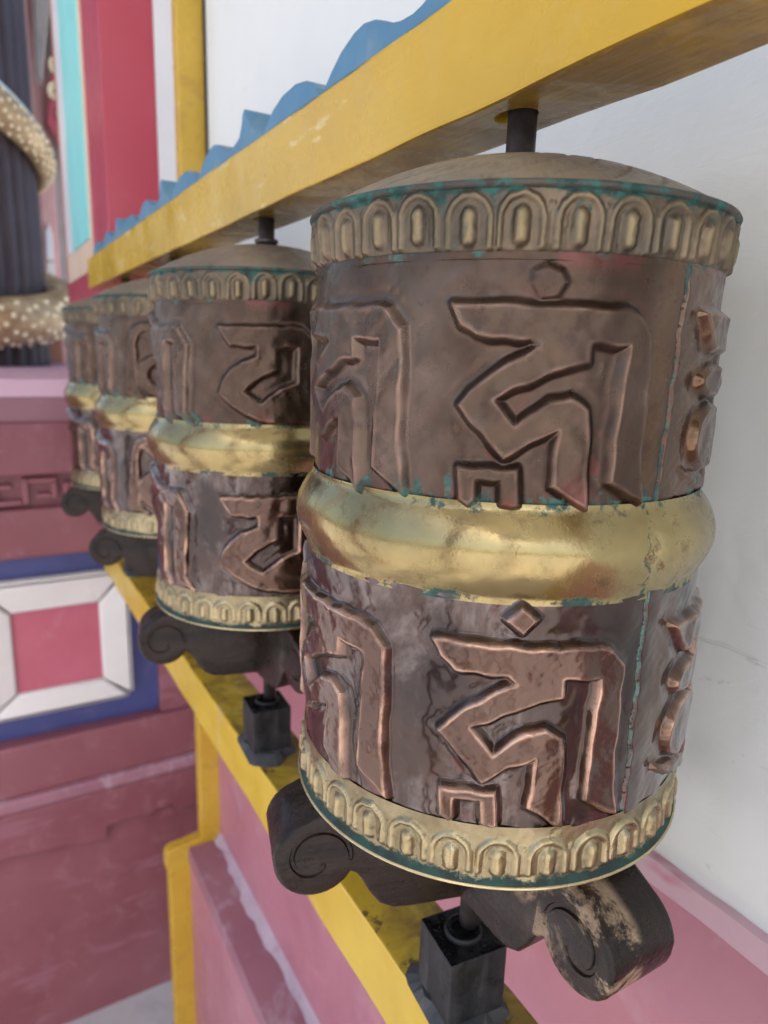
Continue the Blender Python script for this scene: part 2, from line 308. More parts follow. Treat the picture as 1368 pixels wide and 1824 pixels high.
for i, yy in enumerate((-4.4, -1.5, 1.4, 4.3)):  # out-of-view pillars added to put dark and bright stripes into the metal reflections
    o_ = (-2.85, yy, FZ); pl = tag(empty('porch_pillar', o_), ['maroon porch pillar on the open side, behind the photographer', 'maroon porch pillar on the open side, left of the photographer', 'maroon porch pillar on the open side, opposite the far prayer wheels', 'maroon porch pillar on the open side, farthest down the porch'][i], 'pillar', 'pillars along the open side of the porch')
    lathe('shaft', [(.19, .32), (.185, 1.2), (.165, 6.3), (.17, 6.5)], MT['mauve'], pl, 0, 32)
    box('plinth', -.27, .27, -.27, .27, 0, .3, MT['mauve_grey'], pl, .02)
    lathe('base_ring', [(.19, .30), (.25, .31), (.26, .36), (.24, .41), (.185, .43)], MT['yellow'], pl, 0, 32)
    box('capital', -.5, .5, -.24, .24, 6.5, 7.0, MT['navy'], pl, .04)
# ------------------------------------------------------------------ the wall behind the wheels
WX, LX, LZ, DZ = .30, .15, -1.90, -.49
wall = tag(empty('wall', (WX, 0, FZ)), 'white plastered wall with pink dado and stepped purple ledge behind the prayer wheels', 'wall')
wo_ = (WX, 0, FZ)
box('plaster', WX, WX + .4, -7, 2.06, DZ - .06, 3.99, MT['white_wall'], wall, .0, wo_)
box('dado', WX - .012, WX + .4, -7, 2.06, LZ - .02, DZ - .0625, MT['pink'], wall, .004, wo_)
pv = []; NY = 260; ys = np.linspace(-3, 2.028, NY)          # the brushed, uneven top edge of the dado
zt_ = DZ - .026 + .0008 * np.sin(ys * 23 + 1) + .0008 * np.sin(ys * 71)
zb_ = DZ - .0635 + .0012 * np.sin(ys * 37)
prism('dado_edge', [(y, z) for y, z in zip(ys, zt_)] + [(y, z) for y, z in zip(ys[::-1], zb_[::-1])], 'x', WX - .016, WX + .01, MT['pink_edge'], wall, 0, wo_)
box('ledge', LX, WX + .3, -7, 2.06, LZ - .07, LZ, MT['purple'], wall, .006, wo_)
lys = np.linspace(-3, 2.028, 120); lw = .030 + .008 * np.sin(lys * 9) + .006 * np.sin(lys * 31 + 2) + .004 * np.sin(lys * 77)
lv_ = [(WX - .01, y, LZ + .034) for y in lys] + [(WX - .012 - q, y, LZ + .0015) for y, q in zip(lys, lw)] + [(WX - .014 - q * .35, y, LZ + .016) for y, q in zip(lys, lw)]
lf_ = [f_ for i in range(119) for f_ in ((i, i + 1, 240 + i + 1, 240 + i), (240 + i, 240 + i + 1, 120 + i + 1, 120 + i))]
link('ledge_fillet', mesh('ledge_fillet', np.array(lv_) - np.array(wo_), lf_, MT['fillet'], True), wall)
box('base_course', LX + .006, WX + .3, -7, 2.06, FZ, LZ - .0702, MT['pink'], wall, .0, wo_)
box('shadow_gap', WX - .004, WX + .02, 2.0, 2.0295, -.45, 3.98, MT['dark'], wall, .001, wo_)
eb = [(.36, FZ), (.36, 3.98), (.207, 3.98), (.207, -1.872), (.085, -1.885), (.067, -1.893), (.058, -1.91), (.056, -1.965), (.068, -1.985), (.068, FZ)]
prism('end_board', eb, 'y', 2.03, 2.085, MT['yellow'], wall, .006, wo_)


# ------------------------------------------------------------------ pedestal that closes the row
PY = 2.5
po = (-.9, PY, FZ)
ped = tag(empty('pedestal', po), 'maroon plastered pedestal with key fret and white framed rose panel at the far end', 'pedestal')
X0, X1 = -1.7, .5
def pb(name, y, z0, z1, mat, x0=X0, x1=X1, bev=.006): return box(name, x0, x1, PY + y, PY + 4.2, z0, z1, MT[mat], ped, bev, po)
pb('cap', -.004, -.04, .03, 'mauve_pale')
pb('top_course', 0, -.138, -.0402, 'mauve_grey', bev=.004)
pb('second_course', -.022, -.345, -.1382, 'mauve', bev=.01)
fb = pb('fret_course', .03, -.482, -.3452, 'mauve', bev=0)
pb('third_course', -.02, -.685, -.4822, 'mauve', bev=.014)
pb('panel_ground', .05, -1.50, -.6852, 'navy', bev=0)
box('panel_stile', .162, X1, PY + .0, PY + .3, -1.50, -.6854, MT['mauve'], ped, .006, po)
box('panel_stile', X0, -.67, PY + .0, PY + .3, -1.50, -.6854, MT['mauve'], ped, .006, po)
pb('step_course', -.025, -1.735, -1.5002, 'mauve', bev=.012)
pb('foot_cap', -.045, -1.80, -1.7352, 'purple', bev=.018)
pe = [(X0, -2.03), (-.9, -2.05), (-.62, -2.0), (-.47, -2.005), (-.36, -2.025), (-.29, -2.02), (-.20, -2.045), (-.118, -2.05), (-.105, -1.985), (-.02, -1.975), (.06, -1.995), (.13, -1.965), (.19, -1.97), (.215, -2.02), (.30, -2.0), (X1, -2.01)]
prism('foot_course', [(X0, -1.8002)] + pe + [(X1, -1.8002)], 'y', PY - .045, PY - .005, MT['mauve'], ped, .006, po)
pb('foot_wall', -.012, FZ, -1.8004, 'mauve', bev=.004)
# key fret: raised bars, each its own piece
bar_cache = {}
def fret_bar(x0, x1, z0, z1):
    key = (round(x1 - x0, 4), round(z1 - z0, 4))
    if key not in bar_cache: bar_cache[key] = bm_mesh('fret_bar', box_bm(-key[0] / 2, key[0] / 2, -.017, .02, -key[1] / 2, key[1] / 2, .004, 1), MT['mauve'])
    link('fret_bar', bar_cache[key], fb, ((x0 + x1) / 2 - po[0], PY + .012 - po[1], (z0 + z1) / 2 - po[2]))
for k in range(-3, 3):
    o_ = -.315 + k * .262
    for (a, b, c, d) in [(.0, .105, -.382, -.360), (.083, .105, -.446, -.3822), (.03, .0828, -.446, -.424), (-.022, -.0002, -.466, -.360),
                         (.128, .236, -.468, -.446), (.128, .150, -.4458, -.382), (.1502, .205, -.404, -.382)]:
        fret_bar(o_ + a, o_ + b, c, d)
# white mitred frame and rose square
def frame_piece(pts): # (x,z) outer/inner quad, pillowed
    prism('frame_piece', pts, 'y', PY - .012, PY + .055, MT['cream'], ped, .014, po, True, 3)
g_, ox0, ox1, oz0, oz1, ix0, ix1, iz0, iz1, rr = .004, -.545, .046, -1.385, -.782, -.420, -.080, -1.275, -.915, .035
def arc(cx, cz, a0, a1, r=rr): return [(cx + r * math.cos(math.radians(a)), cz + r * math.sin(math.radians(a))) for a in np.linspace(a0, a1, 5)]
frame_piece([(ix0 + g_, iz1), (ix1 - g_, iz1)] + arc(ox1 - rr - g_, oz1 - rr, 50, 90) + arc(ox0 + rr + g_, oz1 - rr, 90, 130))
frame_piece([(ix0 + g_, iz0), (ix1 - g_, iz0)] + arc(ox1 - rr - g_, oz0 + rr, -50, -90) + arc(ox0 + rr + g_, oz0 + rr, -90, -130))
frame_piece([(ix1, iz0 + g_), (ix1, iz1 - g_)] + arc(ox1 - rr, oz1 - rr - g_, 40, 0) + arc(ox1 - rr, oz0 + rr + g_, 0, -40))
frame_piece([(ix0, iz0 + g_), (ix0, iz1 - g_)] + arc(ox0 + rr, oz1 - rr - g_, 140, 180) + arc(ox0 + rr, oz0 + rr + g_, 180, 220))
box('rose_panel', ix0 - .004, ix1 + .004, PY + .012, PY + .052, iz0 - .004, iz1 + .004, MT['redsq'], ped, .004, po)

# ------------------------------------------------------------------ door jamb with cyan panel
jo = (.15, 2.9, .03)
jamb = tag(empty('door_pilaster', jo), 'crimson pilaster with long pale cyan side panel standing on the pedestal', 'pilaster')
box('shaft', .044, .245, 2.501, 3.9, .03, 3.99, MT['red'], jamb, .004, jo)
def side_strip(name, y0, y1, z0, z1, mat, px): box(name, .044 - px, .05, y0, y1, z0, z1, MT[mat], jamb, .002, jo)
box('white_reveal', .2455, .44, 2.503, 2.7, .031, 3.98, MT['white'], jamb, .004, jo)
side_strip('panel_border', 2.90, 3.80, .50, 3.9, 'peach', .006)
side_strip('panel_white', 3.50, 3.70, .635, 3.88, 'white', .012)
side_strip('panel', 2.945, 3.4998, .635, 3.88, 'cyan', .012)

# ------------------------------------------------------------------ dragon column and the far porch behind it
co_ = (-.585, 4.9, .03); CR = .60
colm = tag(empty('dragon_column', co_), 'dark violet fluted column behind the pedestal, wrapped by a gilded dragon', 'column')
nf = 34; th = np.linspace(0, 2 * np.pi, nf * 10, endpoint=False)
rr_ = CR - .03 * (1 - np.abs(np.sin(th * nf / 2)) ** .7)
v = np.concatenate([np.stack([rr_ * np.cos(th), rr_ * np.sin(th), np.full_like(th, z)], 1) for z in (0, 3.9)])
n_ = len(th); f = np.array([(i, (i + 1) % n_, n_ + (i + 1) % n_, n_ + i) for i in range(n_)])
link('fluted_shaft', mesh('fluted_shaft', v, f, MT['column'], True), colm)
kp = [(-175, .16, .13), (-130, .18, .135), (-90, .23, .14), (-45, .29, .145), (0, .40, .145), (60, .62, .16), (120, .9, .16), (180, 1.40, .14), (215, 1.63, .13), (250, 1.66, .125), (285, 1.55, .115), (320, 1.38, .09), (350, 1.26, .065), (368, 1.20, .045), (380, 1.16, .03)]
ka = np.array(kp, float); tt = np.linspace(0, len(kp) - 1, 170); ii = np.arange(len(kp))
ph, zz, rd = (np.interp(tt, ii, ka[:, q]) for q in range(3))
for arr in (ph, zz, rd):
    for _ in range(8): arr[1:-1] = (arr[:-2] + 2 * arr[1:-1] + arr[2:]) / 4
phr = np.radians(ph); Rr = CR + rd * .72; path = np.stack([Rr * np.cos(phr), Rr * np.sin(phr), zz], 1)
dv, df = tube_mesh(path, rd, 18)
dragon_o = tag(link('dragon', mesh('dragon', dv, df, MT['gold'], True), None, co_), 'gilded dragon body with raised studs coiled around the dark column', 'dragon')
# studs along the outside of the body, belly plates on its upper edge
sv_, sf_ = [], []
tgp = np.gradient(path, axis=0); tgp /= np.linalg.norm(tgp, axis=1)[:, None]
k = 0
for i in range(2, 160, 1):
    if rd[i] < .04: continue
    out = np.array([math.cos(phr[i]), math.sin(phr[i]), 0]); bi = np.cross(tgp[i], out); bi /= np.linalg.norm(bi)
    if bi[2] < 0: bi = -bi
    for a in (-80, -60, -40, -20, 0, 20, 40):
        if (i + (a // 20)) % 2: continue
        a_ = math.radians(a + (6 if i % 4 < 2 else -6)); nrm = out * math.cos(a_) + bi * math.sin(a_); c = path[i] + nrm * rd[i] * .97; r_ = .020 * min(1, rd[i] / .14)
        s1 = tgp[i]; s2 = np.cross(nrm, s1); b0 = len(sv_)
        for q in range(6): sv_.append(c + r_ * (s1 * math.cos(q * math.pi / 3) + s2 * math.sin(q * math.pi / 3)))
        for q in range(6): sv_.append(c + nrm * r_ * .6 + r_ * .6 * (s1 * math.cos(q * math.pi / 3) + s2 * math.sin(q * math.pi / 3)))
        sv_.append(c + nrm * r_ * 1.3)
        for q in range(6): sf_ += [(b0 + q, b0 + (q + 1) % 6, b0 + 6 + (q + 1) % 6, b0 + 6 + q), (b0 + 6 + q, b0 + 6 + (q + 1) % 6, b0 + 12)]
tag(link('scale_studs', mesh('scale_studs', sv_, sf_, MT['goldpale'], True), dragon_o), kind='stuff')
bv, bf = tube_mesh(path[95:150] + np.stack([np.cos(phr[95:150]) * rd[95:150] * .35, np.sin(phr[95:150]) * rd[95:150] * .35, rd[95:150] * .84], 1), rd[95:150] * .30, 8)
link('belly_band', mesh('belly_band', bv, bf, MT['belly'], True), dragon_o)

fo = (.2, 5.6, .03)
far = tag(empty('porch_doorway', fo), 'dim carved doorway between the column and the crimson pilaster', 'doorway')
box('back_wall', -.28, 2.0, 6.2, 6.5, .03, 3.99, MT['dark'], far, .0, fo)
box('rose_post', .085, .195, 5.55, 5.68, .03, 3.9, MT['rose_post'], far, .01, fo)
box('grey_post', .197, .248, 5.62, 5.72, .03, 3.9, MT['grey'], far, .008, fo)
box('brown_skirting', -.4, .16, 5.48, 5.545, .03, .42, MT['brown'], far, .006, fo)
prism('carved_bracket', [(.16, 1.75), (.27, 1.52), (.36, 1.62), (.40, 3.6), (.19, 3.6), (.24, 2.3)], 'y', 5.45, 5.52, MT['red'], far, .008, fo)
for (cx_, cz_, s_) in [(.22, 1.95, .05), (.27, 1.80, .055), (.24, 2.12, .05), (.30, 1.98, .05), (.28, 1.66, .04), (.33, 1.82, .04)]:
    sp = [(cx_ + s_ * (1 - .75 * q / 28) * math.cos(q * .42), 5.435, cz_ + 1.3 * s_ * (1 - .75 * q / 28) * math.sin(q * .42)) for q in range(29)]
    vv, ff = tube_mesh(np.array(sp) - np.array(fo), .010, 6, True, (0., 1., 0.)); link('gold_scroll', mesh('gold_scroll', vv, ff, MT['goldpale'], True), far)
lv, lf = tube_mesh([(.235, 5.42, 2.52), (.245, 5.40, 2.46), (.255, 5.40, 2.38), (.25, 5.41, 2.30), (.24, 5.42, 2.25)], [.004, .03, .042, .03, .004], 8)
link('green_leaf', mesh('green_leaf', lv - np.array(fo), lf, MT['green'], True), far)
prism('grey_pelmet', [(.02, 3.6), (.20, 3.6), (.235, 2.6), (.13, 1.95), (.10, 2.0), (.12, 2.6)], 'y', 5.30, 5.40, MT['grey'], far, .01, fo)
lo = (.11, 5.42, .45); highlight_root = tag(empty('white_banner', lo), 'narrow white cloth strip hanging on the rose post by the column', 'banner')  # pale strips built in as a white highlight on the rose post
prism('cloth', [(.095, .80), (.145, .79), (.150, .98), (.13, 1.06), (.10, 1.00)], 'y', 5.50, 5.54, MT['white'], highlight_root, .006, lo)
prism('cloth_tail', [(.085, .47), (.155, .46), (.150, .785), (.095, .79)], 'y', 5.515, 5.545, MT['cream'], highlight_root, .006, lo)

# ------------------------------------------------------------------ yellow beam (with shaft holes and blue crest) and lower rail
SP = .6595
WPOS = [(0, 0), (-.007, SP), (0, 2 * SP), (0, 3 * SP)]
BX0, BX1, BZ0, BZ1 = -.0454, .0465, .3828, .4923
def holes_me(z, r, h):
    bm = bmesh.new()
    for (x, y) in WPOS:
        q = bmesh.ops.create_cone(bm, cap_ends=True, segments=20, radius1=r, radius2=r, depth=h)
        bmesh.ops.scale(bm, vec=(1, 1.35, 1), verts=q['verts']); bmesh.ops.translate(bm, vec=(x - .004, y + .005, z), verts=q['verts'])
    return bm
def uneven(o, y0, y1, n, amp, seed):
    b_ = bmesh.new(); b_.from_mesh(o.data); rs = np.random.RandomState(seed); fr_ = rs.uniform(3, 40, 10); ph_ = rs.uniform(0, 6.28, 20)
    for q in np.linspace(y0, y1, n)[1:-1]: bmesh.ops.bisect_plane(b_, geom=b_.verts[:] + b_.edges[:] + b_.faces[:], plane_co=(0, q * U, 0), plane_no=(0, 1, 0))
    for v_ in b_.verts:
        y = v_.co.y / U; sx, sz = (1 if v_.co.x > 0 else -1), (1 if v_.co.z > .03 * U else -1)
        v_.co.x += sum(math.sin(fr_[q] * y * (1 + .3 * sz) + ph_[q] + sx) for q in range(10)) * amp * U / 3; v_.co.z += sum(math.sin(fr_[q] * y * (1.2 + .2 * sx) + ph_[q + 10] + sz * 2) for q in range(10)) * amp * U / 3
    b_.to_mesh(o.data); b_.free()
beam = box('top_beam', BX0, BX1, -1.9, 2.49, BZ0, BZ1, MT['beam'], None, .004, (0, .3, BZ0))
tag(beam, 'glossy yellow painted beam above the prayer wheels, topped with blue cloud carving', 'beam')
uneven(beam, -2.2, 2.19, 90, .0007, 3)
hb = holes_me(BZ0, .0185, .09); bmesh.ops.translate(hb, vec=(0, -.3, -BZ0), verts=hb.verts); boolean_cut(beam, bm_mesh('cut', hb, MT['dark']))
crest = [(-.09, .010), (-.068, .016), (-.045, .022), (-.028, .032), (-.015, .046), (-.006, .060), (0, .066), (.007, .058), (.013, .044), (.025, .028), (.047, .022), (.065, .020), (.09, .022), (.11, .027), (.13, .036), (.15, .044), (.175, .049), (.20, .047),
         (.235, .037), (.262, .023), (.285, .008), (.297, .006), (.306, .016), (.322, .027), (.345, .036), (.38, .042), (.43, .040), (.47, .030), (.495, .016), (.508, .006)]
from itertools import chain
cp = []
for i in range(len(crest)): cp.append(crest[i])
prof = [(y, BZ1 + h) for y, h in cp]; prof = [(cp[0][0], BZ1 - .0)] + prof + [(cp[-1][0], BZ1 - .0)]
crest_me = None
for k in range(-3, 5):
    y0 = .082 + k * .602
    if y0 < -1.75 or y0 > 2.3: continue
    pr_ = [(min(y, 2.48 - y0), z) for y, z in prof if y0 + y < 2.5]
    if k == 4 or crest_me is None:
        o = prism('cloud_crest', [(y, z) for y, z in pr_], 'x', -.038, .02, MT['blue'], beam, .004, (0, 0, 0)); crest_me = o.data
    else: o = link('cloud_crest', crest_me, beam)
    o.location = Vector((0, y0 - .3, -BZ0 + .0006)) * U
RX0, RX1, RZ0, RZ1 = -.0541, .0556, -.7556, -.636
rail = box('lower_rail', RX0, RX1, -1.9, 2.485, RZ0, RZ1, MT['rail'], None, .004, (0, .3, RZ0))
uneven(rail, -2.2, 2.185, 90, .0007, 4)
tag(rail, 'yellow painted lower rail with grimy top under the prayer wheels', 'rail')

# ------------------------------------------------------------------ bearing blocks on the rail
BT = -.534
blabels = ['black bearing block under the nearest prayer wheel, its top slick with grease', 'black bearing block under the second nearest prayer wheel, on the yellow rail',
           'black bearing block under the third prayer wheel, mostly hidden by the bronze drums', 'black bearing block under the farthest prayer wheel, beside the maroon pedestal']
bl_me = bm_mesh('block', box_bm(-.039, .039, -.039, .039, 0, BT - RZ1 - .012, .003, 2), MT['block'])
bm = bmesh.new(); r0 = bmesh.ops.create_cone(bm, cap_ends=True, segments=28, radius1=.066, radius2=.044, depth=.014)
for v_ in bm.verts:
    a = math.atan2(v_.co.y, v_.co.x); s_ = 1 + .12 * math.sin(3 * a + 1) + .07 * math.sin(7 * a); v_.co.x = max(-.05, min(.053, v_.co.x * s_)); v_.co.y *= s_ * 1.05
bmesh.ops.translate(bm, vec=(0, 0, .007), verts=bm.verts); pad_me = bm_mesh('mortar_pad', bm, MT['mortar'], False)
th = np.linspace(0, 2 * np.pi, 24, endpoint=False)
for k, (x, y) in enumerate(WPOS):
    b = empty('bearing_block', (x - .008 if k else -.012, y - .004, RZ1)); tag(b, blabels[k], 'block', 'bearing blocks on the rail'); b.rotation_euler.z = math.radians(-6 + 2 * k)
    link('block', bl_me, b, (0, 0, .012)); link('mortar_pad', pad_me, b, (0, 0, 0))
    cup = [(.013, 0), (.024, .001), (.0225, .006), (.017, .008), (.0145, .004)]
    lathe('bearing_cup', [(r, z + BT - RZ1 + .0005) for r, z in cup], MT['block'], b, 0, 20)

# ------------------------------------------------------------------ prayer wheels
ZB = -.545
ZL, ZU0, ZU1, ZW0, ZW1, ZD0, ZD1, ZLB = .277, .033, .229, -.033, .036, -.243, -.031, -.297
A0 = [(217.3, .822), (228.1, .824), (239.8, .817), (256.1, .817), (258.7, .801), (262.4, .728), (263, .55), (262.8, .414), (262.9, .248), (264.5, .045), (255.1, .144), (255.3, .294), (255.8, .464), (256.4, .615), (256.5, .68), (247.7, .687), (247.7, .614), (242.7, .591), (238.2, .556), (232.9, .512), (227.5, .461), (232.7, .358), (236.1, .41), (240, .459), (244.2, .477), (248.5, .429), (249.3, .294), (249.3, .164), (250.2, .027), (241.6, .123), (241.7, .24), (242.3, .341), (236.1, .297), (230.4, .228), (225.3, .33), (219.8, .432), (222.4, .493), (226.8, .558), (232.5, .626), (236.6, .668), (234.9, .693), (222.9, .703), (219.7, .75)]
ADOT = [(237.3, .97), (240.2, .952), (241.8, .911), (240, .856), (236.5, .854), (234.3, .904), (234.5, .946)]
AN = [(220.7, .177), (233.7, .185), (234.6, .035), (233.2, .03), (231, .036), (230.5, .142), (224.4, .137), (224.4, .05), (223.3, .03), (221.3, .05)]
LDOT = [(236.8, .985), (240.6, .935), (237.5, .875), (233.6, .925)]
def ell(c, r, n=20, a0=0): return [(c[0] + r[0] * math.cos(2 * math.pi * i / n), c[1] + r[1] * math.sin(2 * math.pi * i / n)) for i in range(n)]
E1 = [(281, .83), (305, .835), (335, .82), (341, .74), (341, .04), (333, .13), (333, .67), (300, .685), (288, .69)]
EH = [(280, .165), (290, .14), (304, .095), (322, .095), (322, .035), (303, .035), (288, .09)]
C0 = [(227.1, .81), (264.4, .822), (271, .712), (271.5, .06), (257.5, .052), (246, .076), (238.7, .13), (231.8, .207), (227, .29), (229, .398), (232.6, .471), (237.3, .533), (244.6, .582), (244.7, .666), (232.3, .675)]
CH = [(253, .666), (263, .672), (262.7, .383), (255.2, .33), (246.1, .215), (238.3, .303), (243.4, .396), (252.7, .486)]
D0 = [(172, .80), (204.5, .80), (210, .66), (207.5, .12), (213, .01), (201.4, .10), (201.9, .69), (194.3, .69), (192.5, .12), (197, .01), (186, .09), (185, .30), (186, .48), (178, .60), (166, .62), (160, .72)]
DS = [(160, .95), (176, .88), (190, .80), (181, .80), (170, .86), (160, .90)]
F0 = [(216.2, .08), (219.5, .70), (223, .87), (230, .925), (262, .92), (268, .83), (268, .08), (261, .14), (261, .84), (232, .85), (226.5, .80), (224.5, .70), (224.6, .13), (231, .01)]
FB = [(228.5, .79), (257, .79), (257, .68), (237, .68)]
FO, FI = ell((243, .305), (18.5, .25), 26), ell((244, .31), (11.5, .165), 22)
def sh(l, d): return [(a + d, b) for a, b in l]
AL = [A0, ADOT, AN]
# per wheel: list of (loops, is-lower-dot) letters; a letter = list of loops (even-odd)
def letters(k, low):
    dot = LDOT if low else ADOT
    Aall = [[A0], [dot], [AN]]
    def S(groups, d): return [[sh(l, d) for l in g] for g in groups]
    Cg, Dg, Fg, Eg = [[C0, CH]], [[D0], [DS]], [[F0], [FB], [FO, FI]], [[E1], [ell((293, .55), (9.5, .06), 36)], [ell((294, .30), (10.5, .14), 36)], [EH], [[(299, .78), (307, .78), (307, .09), (299, .09)]]]
    if k == 0: L = [S([[A0]], -57.3), Aall, Eg, S(Dg, 180), S(Cg, 180 - 12), S(Fg, 240)]
    if k == 1: L = [Dg, Cg, S([[A0], [dot]], 68), S(Fg, 125), S(Cg, 180)]
    if k == 2: L = [S(Dg, -6), S(Fg, 2), S(Cg, 54), S(Aall, 120), S(Dg, 240)]
    if k == 3: L = [S(Dg, 14), S(Cg, 22), S(Fg, 90), S(Aall, 140)]
    return L
def sdf(loops, S, Z, r, z0, z1):
    d2 = np.full(S.shape, 1e9); inside = np.zeros(S.shape, bool)
    for lp in loops:
        P = np.array([(math.radians(a) * r, z0 + b * (z1 - z0)) for a, b in lp]); Q = np.roll(P, -1, 0)
        for (ax, ay), (bx, by) in zip(P, Q):
            ex, ey = bx - ax, by - ay; wx, wy = S - ax, Z - ay
            t = np.clip((wx * ex + wy * ey) / (ex * ex + ey * ey + 1e-18), 0, 1)
            d2 = np.minimum(d2, (wx - t * ex) ** 2 + (wy - t * ey) ** 2)
            cr = (ay > Z) != (by > Z)
            xi = ax + (Z - ay) / (ey if abs(ey) > 1e-12 else 1e-12) * ex
            inside ^= cr & (S < xi)
    d = np.sqrt(d2); return np.where(inside, d, -d)
def tnoise(T, Z, rs, kmin, kmax, n, zs):
    o = np.zeros_like(T)
    for _ in range(n):
        kk = rs.randint(kmin, kmax + 1); o += np.cos(kk * T + rs.uniform(-1, 1) * zs * Z + rs.uniform(0, 6.28)) * np.cos(rs.uniform(-1, 1) * zs * Z + rs.uniform(0, 6.28))
    return o / math.sqrt(n) 
sstep = lambda x: (lambda t: t * t * (3 - 2 * t))(np.clip(x, 0, 1))
def theta_grid(nd, nc): return np.radians(np.concatenate([np.linspace(140, 345, nd, endpoint=False), np.linspace(345, 500, nc, endpoint=False)]))
def grid_parts(name, T1, Z1, R, attrs, groups, mat, parent, piece, zb, inward=False):
    """R[nz,nt] radius field on the closed grid; groups[nz,nt] vertex ids (0 = base sheet, k = piece k)"""
    nz, nt_ = R.shape; T, Z = np.meshgrid(T1, Z1); V = np.stack([R * np.cos(T), R * np.sin(T), Z - zb], -1)
    dT = np.roll(V, -1, 1) - np.roll(V, 1, 1); dZ = np.gradient(V, axis=0); N = np.cross(dT, dZ); N /= np.linalg.norm(N, axis=-1, keepdims=True) + 1e-12
    i, j = np.meshgrid(np.arange(nz - 1), np.arange(nt_), indexing='ij'); j2 = (j + 1) % nt_
    Fc = np.stack([i * nt_ + j, i * nt_ + j2, (i + 1) * nt_ + j2, (i + 1) * nt_ + j], -1).reshape(-1, 4)
    G = groups.ravel()[Fc]; fg = np.where((G == G[:, :1]).all(1), G[:, 0], G.max(1))
    V, N = V.reshape(-1, 3), N.reshape(-1, 3); base = None
    ids = np.unique(fg)
    for gid in ids:
        ff = Fc[fg == gid]; u, inv = np.unique(ff, return_inverse=True)
        me = mesh(name if gid == 0 else piece, V[u], inv.reshape(-1, 4), mat, True, {k: a.ravel()[u] for k, a in attrs.items()}, N[u])
        if gid == 0: base = link(name, me, parent)
        else: link(piece, me, base if base else parent)
    return base
def drum(k, low, root, nd, nc, nz):
    rs = np.random.RandomState(10 + 2 * k + low)
    z0, z1 = (ZD0 - .004, ZD1 + .002) if low else (ZU0 - .002, ZU1 + .003)
    l0, l1 = (-.243, -.035) if low else (.035, .228); r0 = .2025 if low else .1945; rl = .208 if low else .2
    T1 = theta_grid(nd, nc); Z1 = np.linspace(z0, z1, nz); T, Z = np.meshgrid(T1, Z1)
    R = np.full(T.shape, r0) + (.0015 * (l1 - Z) / (l1 - l0) if low else 0)
    dent = tnoise(T, Z, rs, 3, 12, 14, 40) * .0008 + tnoise(T, Z, rs, 14, 40, 18, 130) * (.00050 if low else .00030) + tnoise(T, Z, rs, 50, 120, 16, 420) * .00009
    best = np.full(T.shape, -1.); bdot = np.full(T.shape, -1.); grp = np.zeros(T.shape, int); gid = 0
    Sarc = T * rl; hh = .0076 if not low else .0082
    # wobble of hand-beaten outlines
    Sw = Sarc + tnoise(T, Z, rs, 15, 60, 8, 120) * .0009; Zw = Z + tnoise(T, Z, rs, 15, 60, 8, 120) * .0009
    for let in letters(k, low):
        gid += 1
        for loops in let:
            a = [math.radians(p[0]) for l in loops for p in l]; lo_, hi_ = min(a), max(a)
            for off in (0, 2 * math.pi, -2 * math.pi):
                cols = np.where((T1 > lo_ + off - .12) & (T1 < hi_ + off + .12))[0]
                if len(cols) < 3: continue
                d = sdf(loops, Sw[:, cols] - off * rl, Zw[:, cols], rl, l0, l1)
                small = len(loops) == 1 and len(loops[0]) in (4, 7) and not low
                (bdot if small else best)[:, cols] = np.maximum((bdot if small else best)[:, cols], d); g = grp[:, cols]; g[d > -.0092] = gid; grp[:, cols] = g
    lift = sstep((best + .0066) / .0078) if not low else sstep((best + .0056) / .0068)
    lift = np.maximum(lift, .5 * sstep((bdot + .0045) / .0072)); lift = lift * (1 + .10 * tnoise(T, Z, rs, 10, 50, 14, 150))
    ridge = np.exp(-((best - .0016) / .0014) ** 2) * .0004
    moat = -np.exp(-((best + .0105) / .0045) ** 2) * .0005
    flatn = tnoise(T, Z, rs, 60, 160, 20, 700) * (.00010 if low else .00006)
    fade = sstep((Z - z0 + .000) / .006) * sstep((z1 - Z) / .006)
    R = R + (lift * hh + ridge + moat + flatn * lift) * fade + dent * fade
    # lapped vertical seam
    ths = np.radians(271.5 + (2.5 * (Z - l0) / (l1 - l0)) + .25 * np.sin(Z * 130) + .15 * np.sin(Z * 310)) if not low else np.radians(269.4 + .3 * np.sin(Z * 90) + .2 * np.sin(Z * 300))
    dth = T - ths if k == 0 else T - ths - math.radians(40)
    R = R + np.where(dth > 0, .0022 * np.exp(-dth / .09), 0) * fade - .0018 * np.exp(-(dth / .006) ** 2) * fade
    seam = np.exp(-((dth) / .009) ** 2)
    verd = 0.50 * np.exp(-((z1 - Z) / (.007 if low else .011)) ** 1.2) + (.36 if low else .66) * np.exp(-((Z - z0) / (.007 if low else .026)) ** 1.2) + .62 * seam
    verd = verd + .26 * np.exp(-((best + .0095) / .0045) ** 2) * (.6 + .4 * (Z < l0 + .4 * (l1 - l0)))
    edge = np.exp(-((best - .0010) / .0013) ** 2) + .25 * np.exp(-((best + .001) / .002) ** 2)
    rest = (0 if low else .8) * np.exp(-((np.degrees(dth) + 5) / 4.) ** 2) + np.exp(-((np.degrees(dth) - 9) / 7.) ** 2)
    if k: rest = rest * 0
    at = dict(relief=lift, edge=np.clip(edge, 0, 1) * fade, verd=np.clip(verd, 0, 1), restore=np.clip(rest, 0, 1))
    return grid_parts('lower_drum' if low else 'upper_drum', T1, Z1, R, at, grp, MT['copper_bright' if low else 'copper_dull'], root, 'embossed_letter', ZB)
